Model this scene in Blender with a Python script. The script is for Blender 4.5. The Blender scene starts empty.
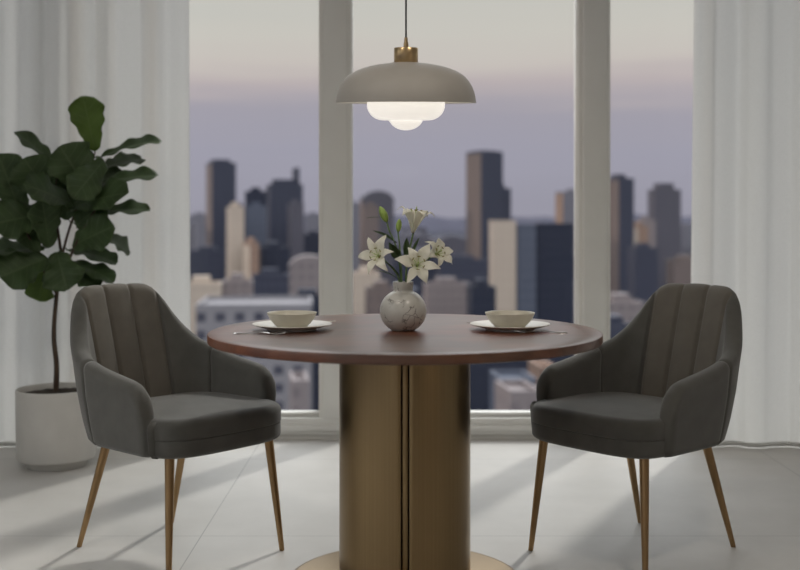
import bpy, bmesh, math, random
from mathutils import Vector, Matrix
C = bpy.context.scene.collection
R = math.radians
PI = math.pi
FPX, CX, HY, EYE = 1080.0, 400.0, 219.0, 1.10      # focal length in px, image centre, horizon row, eye height

def P(px, py, Y):
    """world point on the sight line of a photo pixel, at depth Y"""
    return Vector(((px - CX) * Y / FPX, Y, EYE - (py - HY) * Y / FPX))

# ------------------------------------------------------------------ colours and materials
def lin(c):
    return tuple(((v / 255.0) / 12.92 if v <= 10.3 else ((v / 255.0 + .055) / 1.055) ** 2.4) for v in c) + (1.0,)

def new_mat(name):
    m = bpy.data.materials.new(name); m.use_nodes = True
    nt = m.node_tree
    b = nt.nodes['Principled BSDF']
    return m, nt, b

def nd(nt, typ, **kw):
    n = nt.nodes.new(typ)
    for k, v in kw.items():
        if k in n.inputs: n.inputs[k].default_value = v
        else: setattr(n, k, v)
    return n

def mat(name, col, rough=.5, metal=0., spec=.5, noise=0., nscale=20., stretch=(1, 1, 1), bump=0., bscale=200., sheen=0., coat=0., coord='Object'):
    m, nt, b = new_mat(name)
    b.inputs['Base Color'].default_value = tuple(col) + (1,) if len(col) == 3 else col
    b.inputs['Roughness'].default_value = rough
    b.inputs['Metallic'].default_value = metal
    b.inputs['Specular IOR Level'].default_value = spec
    b.inputs['Sheen Weight'].default_value = sheen
    b.inputs['Coat Weight'].default_value = coat
    tc = nd(nt, 'ShaderNodeTexCoord'); mp = nd(nt, 'ShaderNodeMapping')
    mp.inputs['Scale'].default_value = stretch
    nt.links.new(tc.outputs[coord], mp.inputs['Vector'])
    if noise:
        n = nd(nt, 'ShaderNodeTexNoise', Scale=nscale, Detail=4.)
        nt.links.new(mp.outputs[0], n.inputs['Vector'])
        r = nd(nt, 'ShaderNodeMapRange'); r.inputs['From Min'].default_value = .3; r.inputs['From Max'].default_value = .7
        r.inputs['To Min'].default_value = 1 - noise; r.inputs['To Max'].default_value = 1 + noise
        nt.links.new(n.outputs['Fac'], r.inputs['Value'])
        mx = nd(nt, 'ShaderNodeVectorMath', operation='SCALE')
        mx.inputs[0].default_value = tuple(col)[:3]
        nt.links.new(r.outputs[0], mx.inputs['Scale'])
        nt.links.new(mx.outputs[0], b.inputs['Base Color'])
    if bump:
        n2 = nd(nt, 'ShaderNodeTexNoise', Scale=bscale, Detail=3.)
        nt.links.new(mp.outputs[0], n2.inputs['Vector'])
        bp = nd(nt, 'ShaderNodeBump', Strength=bump, Distance=.002)
        nt.links.new(n2.outputs['Fac'], bp.inputs['Height'])
        nt.links.new(bp.outputs[0], b.inputs['Normal'])
    return m

def ramp(nt, stops):
    r = nt.nodes.new('ShaderNodeValToRGB')
    e = r.color_ramp.elements
    while len(e) > 1: e.remove(e[-1])
    e[0].position = stops[0][0]; e[0].color = stops[0][1]
    for p, c in stops[1:]:
        k = e.new(p); k.color = c
    return r

# ------------------------------------------------------------------ mesh helpers
def link(name, me, m=None, parent=None, smooth=True):
    if m is not None:
        for mm in (m if isinstance(m, (list, tuple)) else [m]): me.materials.append(mm)
    if smooth:
        for p in me.polygons: p.use_smooth = True
    o = bpy.data.objects.new(name, me); C.objects.link(o)
    if parent: o.parent = parent
    return o

def from_data(name, vs, fs, m=None, parent=None, smooth=True, auto=None):
    me = bpy.data.meshes.new(name); me.from_pydata([tuple(v) for v in vs], [], fs); me.update()
    bm = bmesh.new(); bm.from_mesh(me); bmesh.ops.recalc_face_normals(bm, faces=bm.faces)
    if auto:
        for e in bm.edges:
            if len(e.link_faces) == 2 and e.calc_face_angle(0) > R(auto): e.smooth = False
    bm.to_mesh(me); bm.free()
    return link(name, me, m, parent, smooth)

def from_bm(name, bm, m=None, parent=None, smooth=True, auto=35):
    bmesh.ops.recalc_face_normals(bm, faces=bm.faces)
    for e in bm.edges:
        if len(e.link_faces) == 2 and e.calc_face_angle(0) > R(auto): e.smooth = False
    me = bpy.data.meshes.new(name); bm.to_mesh(me); bm.free()
    return link(name, me, m, parent, smooth)

def bm_box(bm, x0, x1, y0, y1, z0, z1, bev=0., seg=2, M=None):
    r = bmesh.ops.create_cube(bm, size=1)
    vs = r['verts']
    for v in vs:
        v.co = Vector((x0 + (v.co.x + .5) * (x1 - x0), y0 + (v.co.y + .5) * (y1 - y0), z0 + (v.co.z + .5) * (z1 - z0)))
    if M is not None:
        for v in vs: v.co = M @ v.co
    if bev:
        es = list({e for v in vs for e in v.link_edges})
        bmesh.ops.bevel(bm, geom=es, offset=bev, segments=seg, profile=.5, affect='EDGES')

def box(name, x0, x1, y0, y1, z0, z1, m, parent=None, bev=0.):
    bm = bmesh.new(); bm_box(bm, x0, x1, y0, y1, z0, z1, bev)
    return from_bm(name, bm, m, parent, bev > 0)

def lathe_data(prof, n=64, cx=0, cy=0, cz=0):
    """prof: list of (r, z); r == 0 at an end closes it"""
    vs, fs, rings = [], [], []
    for r, z in prof:
        if r < 1e-6:
            rings.append([len(vs)]); vs.append((cx, cy, cz + z))
        else:
            rings.append(list(range(len(vs), len(vs) + n)))
            for i in range(n):
                a = 2 * PI * i / n
                vs.append((cx + r * math.cos(a), cy + r * math.sin(a), cz + z))
    for a, b in zip(rings, rings[1:]):
        for i in range(n):
            j = (i + 1) % n
            if len(a) == 1 and len(b) == 1: continue
            if len(a) == 1: fs.append((a[0], b[i], b[j]))
            elif len(b) == 1: fs.append((a[i], a[j], b[0]))
            else: fs.append((a[i], a[j], b[j], b[i]))
    return vs, fs

def lathe(name, prof, m, parent=None, n=64, auto=40):
    vs, fs = lathe_data(prof, n)
    return from_data(name, vs, fs, m, parent, True, auto)

def tube_data(pts, rad, n=10, off=0):
    pts = [Vector(p) for p in pts]
    if not isinstance(rad, (list, tuple)): rad = [rad] * len(pts)
    vs, fs = [], []
    ref = None
    for i, p in enumerate(pts):
        d = (pts[min(i + 1, len(pts) - 1)] - pts[max(i - 1, 0)]).normalized()
        if ref is None:
            ref = d.orthogonal().normalized()
        ref = (ref - d * ref.dot(d)).normalized()
        b = d.cross(ref)
        for k in range(n):
            a = 2 * PI * k / n
            vs.append(p + (ref * math.cos(a) + b * math.sin(a)) * rad[i])
    for i in range(len(pts) - 1):
        for k in range(n):
            k2 = (k + 1) % n
            fs.append((off + i * n + k, off + i * n + k2, off + (i + 1) * n + k2, off + (i + 1) * n + k))
    fs.append(tuple(off + k for k in range(n)))
    fs.append(tuple(off + (len(pts) - 1) * n + k for k in reversed(range(n))))
    return vs, fs

def tube(name, pts, rad, m, parent=None, n=10):
    vs, fs = tube_data(pts, rad, n)
    return from_data(name, vs, fs, m, parent, True, 50)

def smooth_path(pts, k=6):
    """Catmull-Rom through pts"""
    pts = [Vector(p) for p in pts]
    out = []
    for i in range(len(pts) - 1):
        p0, p1, p2, p3 = pts[max(i - 1, 0)], pts[i], pts[i + 1], pts[min(i + 2, len(pts) - 1)]
        for j in range(k):
            t = j / k
            out.append(.5 * ((2 * p1) + (p2 - p0) * t + (2 * p0 - 5 * p1 + 4 * p2 - p3) * t * t + (3 * p1 - p0 - 3 * p2 + p3) * t ** 3))
    out.append(pts[-1])
    return out

def tag(o, label, cat, group=None, kind=None):
    o['label'] = label; o['category'] = cat
    if group: o['group'] = group
    if kind: o['kind'] = kind
    return o

def thing(name, label, cat, loc=(0, 0, 0), rz=0., group=None):
    o = bpy.data.objects.new(name, None); C.objects.link(o)
    o.location = loc; o.rotation_euler = (0, 0, rz); o.empty_display_size = .1
    return tag(o, label, cat, group)

def struct(o):
    o['kind'] = 'structure'
    return o

def copy_tree(o, parent=None):
    c = o.copy(); C.objects.link(c)
    c.parent = parent
    for ch in [x for x in bpy.data.objects if x.parent == o]:
        copy_tree(ch, c)
    return c

def sstep(a, b, x):
    t = min(1, max(0, (x - a) / (b - a)))
    return t * t * (3 - 2 * t)

def interp(pts, x):
    if x <= pts[0][0]: return pts[0][1]
    for (x0, y0), (x1, y1) in zip(pts, pts[1:]):
        if x <= x1:
            return y0 + (y1 - y0) * (x - x0) / (x1 - x0)
    return pts[-1][1]

def hermite(pts, x):
    """monotone-ish smooth interpolation"""
    n = len(pts)
    if x <= pts[0][0]: return pts[0][1]
    if x >= pts[-1][0]: return pts[-1][1]
    for i in range(n - 1):
        if x <= pts[i + 1][0]:
            def slope(k):
                if k == 0 or k == n - 1: return 0
                a = (pts[k][1] - pts[k - 1][1]) / (pts[k][0] - pts[k - 1][0])
                b = (pts[k + 1][1] - pts[k][1]) / (pts[k + 1][0] - pts[k][0])
                return 0 if a * b <= 0 else 2 * a * b / (a + b)
            h = pts[i + 1][0] - pts[i][0]; t = (x - pts[i][0]) / h
            return ((2*t**3 - 3*t*t + 1) * pts[i][1] + (t**3 - 2*t*t + t) * h * slope(i)
                    + (-2*t**3 + 3*t*t) * pts[i+1][1] + (t**3 - t*t) * h * slope(i+1))

# ------------------------------------------------------------------ materials
M = {}
M['wall'] = mat('white_wall_paint', (.80, .79, .77), .7, noise=.02, nscale=6, bump=.05, bscale=120)
M['ceil'] = mat('ceiling_paint', (.82, .82, .81), .8, noise=.02, nscale=5)
M['frame'] = mat('window_frame_white', (.70, .70, .67), .45, noise=.02, nscale=8)
M['gasket'] = mat('window_gasket', (.10, .10, .10), .6, noise=.1)
M['fabric'] = mat('charcoal_upholstery', (.093, .091, .082), .85, spec=.25, noise=.10, nscale=18, bump=.25, bscale=900, sheen=.25)
M['taupe'] = mat('taupe_upholstery', (.128, .117, .099), .85, spec=.25, noise=.08, nscale=18, bump=.25, bscale=900, sheen=.2)
M['leg'] = mat('brushed_gold_leg', (.33, .215, .11), .36, metal=1., noise=.1, nscale=30, stretch=(1, 1, .1))
M['ceramic'] = mat('matte_ceramic_pot', (.56, .55, .52), .62, noise=.05, nscale=9, bump=.1, bscale=90)
M['soil'] = mat('potting_soil', (.035, .027, .02), .95, noise=.5, nscale=60, bump=1., bscale=80)
M['bark'] = mat('plant_bark', (.06, .038, .024), .8, noise=.35, nscale=60, stretch=(1, 1, .25), bump=.5, bscale=150)
M['shade'] = mat('pendant_taupe_enamel', (.40, .378, .345), .52, noise=.03, nscale=12, bump=.04, bscale=300)
M['shade_in'] = mat('pendant_inner_white', (.78, .76, .70), .5, noise=.02)
M['brass'] = mat('satin_brass', (.55, .40, .22), .3, metal=1., noise=.08, nscale=30, stretch=(1, 1, .1))
M['cord'] = mat('black_cord', (.02, .02, .02), .7, noise=.2, nscale=200)
M['plate'] = mat('glazed_white_plate', (.74, .72, .66), .28, noise=.03, nscale=20)
M['bowl'] = mat('glazed_sand_bowl', (.60, .57, .48), .35, noise=.06, nscale=25)
M['steel'] = mat('stainless_cutlery', (.62, .60, .57), .18, metal=1., noise=.05, nscale=40)
M['stem'] = mat('lily_stem_green', (.10, .17, .05), .55, noise=.2, nscale=60)
M['bud'] = mat('lily_bud_green', (.26, .38, .08), .5, noise=.25, nscale=50)
M['anther'] = mat('lily_anther', (.20, .16, .03), .8, noise=.3, nscale=200)
M['filament'] = mat('lily_filament', (.45, .55, .22), .6, noise=.1)

def make_bronze():
    m, nt, b = new_mat('brushed_bronze')
    tc = nd(nt, 'ShaderNodeTexCoord'); mp = nd(nt, 'ShaderNodeMapping')
    mp.inputs['Scale'].default_value = (90, 90, .5)
    nt.links.new(tc.outputs['Object'], mp.inputs['Vector'])
    n = nd(nt, 'ShaderNodeTexNoise', Scale=2., Detail=3.)
    nt.links.new(mp.outputs[0], n.inputs['Vector'])
    r = ramp(nt, [(.3, (.27, .190, .100, 1)), (.7, (.30, .212, .113, 1))])
    nt.links.new(n.outputs['Fac'], r.inputs[0]); nt.links.new(r.outputs[0], b.inputs['Base Color'])
    b.inputs['Metallic'].default_value = 1.; b.inputs['Roughness'].default_value = .30
    bp = nd(nt, 'ShaderNodeBump', Strength=.012, Distance=.001)
    nt.links.new(n.outputs['Fac'], bp.inputs['Height']); nt.links.new(bp.outputs[0], b.inputs['Normal'])
    return m
M['bronze'] = make_bronze()
M['bronze_dark'] = mat('bronze_recess', (.035, .025, .014), .5, metal=.8, noise=.1)

def make_walnut():
    m, nt, b = new_mat('walnut_tabletop')
    tc = nd(nt, 'ShaderNodeTexCoord'); mp = nd(nt, 'ShaderNodeMapping')
    mp.inputs['Scale'].default_value = (1.4, 11, 11)
    mp.inputs['Rotation'].default_value = (0, 0, R(8))
    nt.links.new(tc.outputs['Object'], mp.inputs['Vector'])
    n1 = nd(nt, 'ShaderNodeTexNoise', Scale=1.6, Detail=6., Distortion=1.2)
    nt.links.new(mp.outputs[0], n1.inputs['Vector'])
    n2 = nd(nt, 'ShaderNodeTexNoise', Scale=9., Detail=4.)
    nt.links.new(mp.outputs[0], n2.inputs['Vector'])
    n3 = nd(nt, 'ShaderNodeTexNoise', Scale=3.2, Detail=2.)      # broad reddish figure of the veneer
    nt.links.new(tc.outputs['Object'], n3.inputs['Vector'])
    r1 = ramp(nt, [(.30, (.070, .032, .018, 1)), (.5, (.135, .063, .037, 1)), (.72, (.19, .092, .054, 1))])
    nt.links.new(n1.outputs['Fac'], r1.inputs[0])
    r3 = ramp(nt, [(.45, (.12, .062, .042, 1)), (.64, (.34, .085, .030, 1))])
    nt.links.new(n3.outputs['Fac'], r3.inputs[0])
    mx = nd(nt, 'ShaderNodeMixRGB', blend_type='MIX'); mx.inputs[0].default_value = .4
    nt.links.new(r1.outputs[0], mx.inputs[1]); nt.links.new(r3.outputs[0], mx.inputs[2])
    mx2 = nd(nt, 'ShaderNodeMixRGB', blend_type='MULTIPLY'); mx2.inputs[0].default_value = .35
    nt.links.new(mx.outputs[0], mx2.inputs[1]); nt.links.new(n2.outputs['Fac'], mx2.inputs[2])
    nt.links.new(mx2.outputs[0], b.inputs['Base Color'])
    b.inputs['Roughness'].default_value = .30; b.inputs['Specular IOR Level'].default_value = .5
    return m
M['walnut'] = make_walnut()

def make_floor():
    m, nt, b = new_mat('pale_stone_tiles')
    tc = nd(nt, 'ShaderNodeTexCoord')
    sep = nd(nt, 'ShaderNodeSeparateXYZ'); nt.links.new(tc.outputs['Object'], sep.inputs[0])
    def joint(out, off, size):
        a = nd(nt, 'ShaderNodeMath', operation='SUBTRACT'); nt.links.new(sep.outputs[out], a.inputs[0]); a.inputs[1].default_value = off
        d = nd(nt, 'ShaderNodeMath', operation='DIVIDE'); nt.links.new(a.outputs[0], d.inputs[0]); d.inputs[1].default_value = size
        s = nd(nt, 'ShaderNodeMath', operation='ROUND'); nt.links.new(d.outputs[0], s.inputs[0])
        e = nd(nt, 'ShaderNodeMath', operation='SUBTRACT'); nt.links.new(d.outputs[0], e.inputs[0]); nt.links.new(s.outputs[0], e.inputs[1])
        f = nd(nt, 'ShaderNodeMath', operation='ABSOLUTE'); nt.links.new(e.outputs[0], f.inputs[0])
        g = nd(nt, 'ShaderNodeMath', operation='LESS_THAN'); nt.links.new(f.outputs[0], g.inputs[0]); g.inputs[1].default_value = .0022 / size
        return g
    gx, gy = joint('X', -.69, 2.4), joint('Y', 3.748, 1.2)
    mxm = nd(nt, 'ShaderNodeMath', operation='MAXIMUM'); nt.links.new(gx.outputs[0], mxm.inputs[0]); nt.links.new(gy.outputs[0], mxm.inputs[1])
    n = nd(nt, 'ShaderNodeTexNoise', Scale=2.2, Detail=8., Roughness=.6)
    nt.links.new(tc.outputs['Object'], n.inputs['Vector'])
    r = ramp(nt, [(.3, (.49, .478, .455, 1)), (.7, (.57, .557, .533, 1))])
    nt.links.new(n.outputs['Fac'], r.inputs[0])
    mx = nd(nt, 'ShaderNodeMixRGB'); mx.inputs[2].default_value = (.36, .355, .345, 1)
    nt.links.new(mxm.outputs[0], mx.inputs[0]); nt.links.new(r.outputs[0], mx.inputs[1])
    nt.links.new(mx.outputs[0], b.inputs['Base Color'])
    n2 = nd(nt, 'ShaderNodeTexNoise', Scale=5., Detail=4.)
    nt.links.new(tc.outputs['Object'], n2.inputs['Vector'])
    rr = nd(nt, 'ShaderNodeMapRange'); rr.inputs['To Min'].default_value = .38; rr.inputs['To Max'].default_value = .55
    nt.links.new(n2.outputs['Fac'], rr.inputs['Value']); nt.links.new(rr.outputs[0], b.inputs['Roughness'])
    b.inputs['Specular IOR Level'].default_value = .3
    return m
M['floor'] = make_floor()

def make_glass():
    m = bpy.data.materials.new('clear_window_glass'); m.use_nodes = True
    nt = m.node_tree; nt.nodes.clear()
    out = nd(nt, 'ShaderNodeOutputMaterial')
    t = nd(nt, 'ShaderNodeBsdfTransparent'); t.inputs[0].default_value = (.96, .97, .97, 1)
    g = nd(nt, 'ShaderNodeBsdfGlossy'); g.inputs['Roughness'].default_value = .01
    lw = nd(nt, 'ShaderNodeLayerWeight', Blend=.5)
    pw = nd(nt, 'ShaderNodeMath', operation='POWER'); nt.links.new(lw.outputs['Facing'], pw.inputs[0]); pw.inputs[1].default_value = 5.
    f = nd(nt, 'ShaderNodeMath', operation='MULTIPLY_ADD'); nt.links.new(pw.outputs[0], f.inputs[0]); f.inputs[1].default_value = .9; f.inputs[2].default_value = .006
    mx = nd(nt, 'ShaderNodeMixShader')
    nt.links.new(f.outputs[0], mx.inputs[0]); nt.links.new(t.outputs[0], mx.inputs[1]); nt.links.new(g.outputs[0], mx.inputs[2])
    nt.links.new(mx.outputs[0], out.inputs[0])
    return m
M['glass'] = make_glass()

def make_sheer():
    m = bpy.data.materials.new('sheer_white_curtain'); m.use_nodes = True
    nt = m.node_tree; nt.nodes.clear()
    out = nd(nt, 'ShaderNodeOutputMaterial')
    tc = nd(nt, 'ShaderNodeTexCoord')
    n = nd(nt, 'ShaderNodeTexNoise', Scale=260., Detail=2.)
    nt.links.new(tc.outputs['Object'], n.inputs['Vector'])
    r = ramp(nt, [(.3, (.67, .67, .655, 1)), (.7, (.73, .73, .715, 1))])
    nt.links.new(n.outputs['Fac'], r.inputs[0])
    d = nd(nt, 'ShaderNodeBsdfDiffuse'); t = nd(nt, 'ShaderNodeBsdfTranslucent')
    nt.links.new(r.outputs[0], d.inputs[0]); nt.links.new(r.outputs[0], t.inputs[0])
    mx = nd(nt, 'ShaderNodeMixShader'); mx.inputs[0].default_value = .38
    nt.links.new(d.outputs[0], mx.inputs[1]); nt.links.new(t.outputs[0], mx.inputs[2])
    nt.links.new(mx.outputs[0], out.inputs[0])
    return m
M['sheer'] = make_sheer()

def make_leaf(name, base, vein, trans, tcol):
    m = bpy.data.materials.new(name); m.use_nodes = True
    nt = m.node_tree; b = nt.nodes['Principled BSDF']; out = nt.nodes['Material Output']
    uv = nd(nt, 'ShaderNodeUVMap'); sep = nd(nt, 'ShaderNodeSeparateXYZ'); nt.links.new(uv.outputs[0], sep.inputs[0])
    ab = nd(nt, 'ShaderNodeMath', operation='ABSOLUTE'); nt.links.new(sep.outputs['X'], ab.inputs[0])
    rib = nd(nt, 'ShaderNodeMath', operation='LESS_THAN'); nt.links.new(ab.outputs[0], rib.inputs[0]); rib.inputs[1].default_value = .05
    sl = nd(nt, 'ShaderNodeMath', operation='MULTIPLY_ADD'); nt.links.new(ab.outputs[0], sl.inputs[0]); sl.inputs[1].default_value = -.22
    nt.links.new(sep.outputs['Y'], sl.inputs[2])
    ml = nd(nt, 'ShaderNodeMath', operation='MULTIPLY'); nt.links.new(sl.outputs[0], ml.inputs[0]); ml.inputs[1].default_value = 7.
    fr = nd(nt, 'ShaderNodeMath', operation='FRACT'); nt.links.new(ml.outputs[0], fr.inputs[0])
    lt = nd(nt, 'ShaderNodeMath', operation='LESS_THAN'); nt.links.new(fr.outputs[0], lt.inputs[0]); lt.inputs[1].default_value = .10
    mxv = nd(nt, 'ShaderNodeMath', operation='MAXIMUM'); nt.links.new(rib.outputs[0], mxv.inputs[0]); nt.links.new(lt.outputs[0], mxv.inputs[1])
    tc = nd(nt, 'ShaderNodeTexCoord'); n = nd(nt, 'ShaderNodeTexNoise', Scale=14., Detail=3.)
    nt.links.new(tc.outputs['Object'], n.inputs['Vector'])
    r = ramp(nt, [(.3, tuple(c * .8 for c in base) + (1,)), (.7, tuple(c * 1.2 for c in base) + (1,))])
    nt.links.new(n.outputs['Fac'], r.inputs[0])
    vm = nd(nt, 'ShaderNodeMath', operation='MULTIPLY'); nt.links.new(mxv.outputs[0], vm.inputs[0]); vm.inputs[1].default_value = .55
    mx = nd(nt, 'ShaderNodeMixRGB'); nt.links.new(vm.outputs[0], mx.inputs[0]); nt.links.new(r.outputs[0], mx.inputs[1]); mx.inputs[2].default_value = vein + (1,)
    nt.links.new(mx.outputs[0], b.inputs['Base Color'])
    b.inputs['Roughness'].default_value = .5; b.inputs['Specular IOR Level'].default_value = .35
    t = nd(nt, 'ShaderNodeBsdfTranslucent'); t.inputs[0].default_value = tcol + (1,)
    ms = nd(nt, 'ShaderNodeMixShader'); ms.inputs[0].default_value = trans
    nt.links.new(b.outputs[0], ms.inputs[1]); nt.links.new(t.outputs[0], ms.inputs[2]); nt.links.new(ms.outputs[0], out.inputs[0])
    return m
M['leaf'] = make_leaf('fig_leaf_dark', (.056, .094, .036), (.12, .17, .08), .30, (.08, .15, .035))
M['leaf_young'] = make_leaf('fig_leaf_young', (.105, .175, .035), (.16, .24, .07), .35, (.13, .22, .03))
M['lily_leaf'] = make_leaf('lily_leaf_green', (.035, .065, .022), (.05, .09, .03), .2, (.06, .12, .03))
M['petal'] = make_leaf('lily_petal_ivory', (.90, .89, .82), (.86, .87, .74), .40, (.90, .89, .78))

def make_marble():
    m, nt, b = new_mat('veined_stone_vase')
    tc = nd(nt, 'ShaderNodeTexCoord')
    n0 = nd(nt, 'ShaderNodeTexNoise', Scale=14., Detail=5.)
    nt.links.new(tc.outputs['Object'], n0.inputs['Vector'])
    wm = nd(nt, 'ShaderNodeMixRGB', blend_type='ADD'); wm.inputs[0].default_value = .10
    nt.links.new(tc.outputs['Object'], wm.inputs[1]); nt.links.new(n0.outputs['Color'], wm.inputs[2])
    v = nd(nt, 'ShaderNodeTexVoronoi', feature='DISTANCE_TO_EDGE', Scale=21.)
    nt.links.new(wm.outputs[0], v.inputs['Vector'])
    r = ramp(nt, [(0., (0, 0, 0, 1)), (.035, (1, 1, 1, 1))])
    nt.links.new(v.outputs['Distance'], r.inputs[0])
    n1 = nd(nt, 'ShaderNodeTexNoise', Scale=17., Detail=3.)
    nt.links.new(tc.outputs['Object'], n1.inputs['Vector'])
    r1 = ramp(nt, [(.50, (1, 1, 1, 1)), (.58, (0, 0, 0, 1))])     # veins only in patches
    nt.links.new(n1.outputs['Fac'], r1.inputs[0])
    mxm = nd(nt, 'ShaderNodeMixRGB', blend_type='LIGHTEN'); mxm.inputs[0].default_value = 1.
    nt.links.new(r.outputs[0], mxm.inputs[1]); nt.links.new(r1.outputs[0], mxm.inputs[2])
    n2 = nd(nt, 'ShaderNodeTexNoise', Scale=9., Detail=3.)
    nt.links.new(tc.outputs['Object'], n2.inputs['Vector'])
    r2 = ramp(nt, [(.35, (.50, .49, .45, 1)), (.7, (.62, .61, .57, 1))])
    nt.links.new(n2.outputs['Fac'], r2.inputs[0])
    mx = nd(nt, 'ShaderNodeMixRGB'); mx.inputs[1].default_value = (.11, .10, .09, 1)
    nt.links.new(mxm.outputs[0], mx.inputs[0]); nt.links.new(r2.outputs[0], mx.inputs[2])
    nt.links.new(mx.outputs[0], b.inputs['Base Color'])
    b.inputs['Roughness'].default_value = .28
    return m
M['marble'] = make_marble()

def make_glow(name, col, s):
    m, nt, b = new_mat(name)
    b.inputs['Base Color'].default_value = (.8, .78, .72, 1); b.inputs['Roughness'].default_value = .3
    tc = nd(nt, 'ShaderNodeTexCoord'); n = nd(nt, 'ShaderNodeTexNoise', Scale=8.)
    nt.links.new(tc.outputs['Object'], n.inputs['Vector'])
    r = ramp(nt, [(.3, tuple(c * .97 for c in col) + (1,)), (.7, col + (1,))])
    nt.links.new(n.outputs['Fac'], r.inputs[0]); nt.links.new(r.outputs[0], b.inputs['Emission Color'])
    b.inputs['Emission Strength'].default_value = s
    return m
M['opal'] = make_glow('opal_lamp_glass', (1., .94, .86), .72)

# ------------------------------------------------------------------ room shell
XL, XR, YB, YW, ZC = -3.0, 3.6, -3.2, 5.37, 3.15
struct(box('floor', XL - .2, XR + .2, YB - .2, YW + .25, -.2, 0, M['floor']))
struct(box('ceiling', XL - .2, XR + .2, YB - .2, YW + .25, ZC, ZC + .2, M['ceil']))
struct(box('wall_right', XR, XR + .2, YB - .2, YW + .25, 0, ZC, M['wall']))
BW0, BW1 = -2.7, -.5                             # unseen back window added for fill daylight, left half of the rear wall
bm = bmesh.new()
bm_box(bm, XL - .2, BW0, YB - .2, YB, 0, ZC); bm_box(bm, BW1, XR, YB - .2, YB, 0, ZC)
bm_box(bm, BW0, BW1, YB - .2, YB, 0, .12); bm_box(bm, BW0, BW1, YB - .2, YB, 2.95, ZC)
struct(from_bm('wall_back', bm, M['wall']))
bm = bmesh.new()
for x in (BW0, (BW0 + BW1) / 2 - .03, BW1 - .06): bm_box(bm, x, x + .06, YB - .14, YB - .06, .12, 2.95)
bm_box(bm, BW0, BW1, YB - .14, YB - .06, .12, .18); bm_box(bm, BW0, BW1, YB - .14, YB - .06, 2.89, 2.95)
o = struct(from_bm('window_7', bm, M['frame']))
box('window_pane', BW0, BW1, YB - .105, YB - .095, .12, 2.95, M['glass'], o)
bm = bmesh.new()
LW0, LW1, LWS, LWH = -2.9, 3.2, .12, 2.95      # unseen opening in the left wall, added to let in fill daylight
bm_box(bm, XL - .2, XL, YB, LW0, 0, ZC); bm_box(bm, XL - .2, XL, LW1, YW + .25, 0, ZC)
bm_box(bm, XL - .2, XL, LW0, LW1, 0, LWS); bm_box(bm, XL - .2, XL, LW0, LW1, LWH, ZC)
struct(from_bm('wall_left', bm, M['wall']))

def window(name, x0, x1, zb, zt, first):
    """one glazed bay of the window wall: sash with glass pane; inner faces at YW"""
    bm = bmesh.new()
    y0, y1 = YW + .045, YW + .125
    s = .004
    bm_box(bm, x0, x1, y0, y1, zb, zb + .02); bm_box(bm, x0, x1, y0, y1, zt - .05, zt)
    bm_box(bm, x0, x0 + s, y0, y1, zb + .02, zt - .05); bm_box(bm, x1 - s, x1, y0, y1, zb + .02, zt - .05)
    o = struct(from_bm(name, bm, M['frame']))
    box('window_pane', x0 + s, x1 - s, YW + .08, YW + .088, zb + .02, zt - .05, M['glass'], o)
    return o
mull = [-2.88 + .0, -1.60, -.323, .970, 2.26]
hw = .080
edges = [XL] + mull + [XR]
k = 0
for a, b in zip(mull[:-1], mull[1:]):
    k += 1; window('window_%d' % k, a + hw, b - hw, (.107), ZC - .06, k == 1)
k += 1; window('window_%d' % k, mull[-1] + hw, XR - .08, (.107), ZC - .06, False)
def post(i, x):
    bm = bmesh.new()
    bm_box(bm, x - hw, x + hw, YW + .02, YW + .16, (.107), ZC, .002, 1)
    bm_box(bm, x - hw + .022, x + hw - .022, YW, YW + .02, (.107), ZC, .004, 2)
    struct(from_bm('trim_%d' % i, bm, M['frame']))
for i, x in enumerate(mull): post(i + 1, x)
bm = bmesh.new()
bm_box(bm, XL, XR, YW + .012, YW + .16, .025, .107, .003, 2); bm_box(bm, XL, XR, YW + .03, YW + .16, 0, .025)
bm_box(bm, XL, XR, YW, YW + .012, .045, .075, .003, 2)
struct(from_bm('trim_6', bm, M['frame']))
struct(box('trim_7', XL, XR, YW, YW + .16, ZC - .06, ZC, M['frame']))
# unseen side window, added for fill daylight
bm = bmesh.new()
for y in (LW0, LW0 + 1.5, LW0 + 3., LW0 + 4.5, LW1 - .06):
    bm_box(bm, XL - .14, XL - .06, y, y + .06, LWS, LWH)
bm_box(bm, XL - .14, XL - .06, LW0, LW1, LWS, LWS + .06); bm_box(bm, XL - .14, XL - .06, LW0, LW1, LWH - .06, LWH)
o = struct(from_bm('window_6', bm, M['frame']))
box('window_pane', XL - .105, XL - .095, LW0, LW1, LWS, LWH, M['glass'], o)
for nm, x0, x1, y0, y1 in (('right', XR - .015, XR, YB, YW), ('back', XL, XR - .015, YB, YB + .015), ('left', XL, XL + .015, YB + .015, YW)):
    struct(box('baseboard_' + nm, x0, x1, y0, y1, 0, .09, M['frame']))

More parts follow.
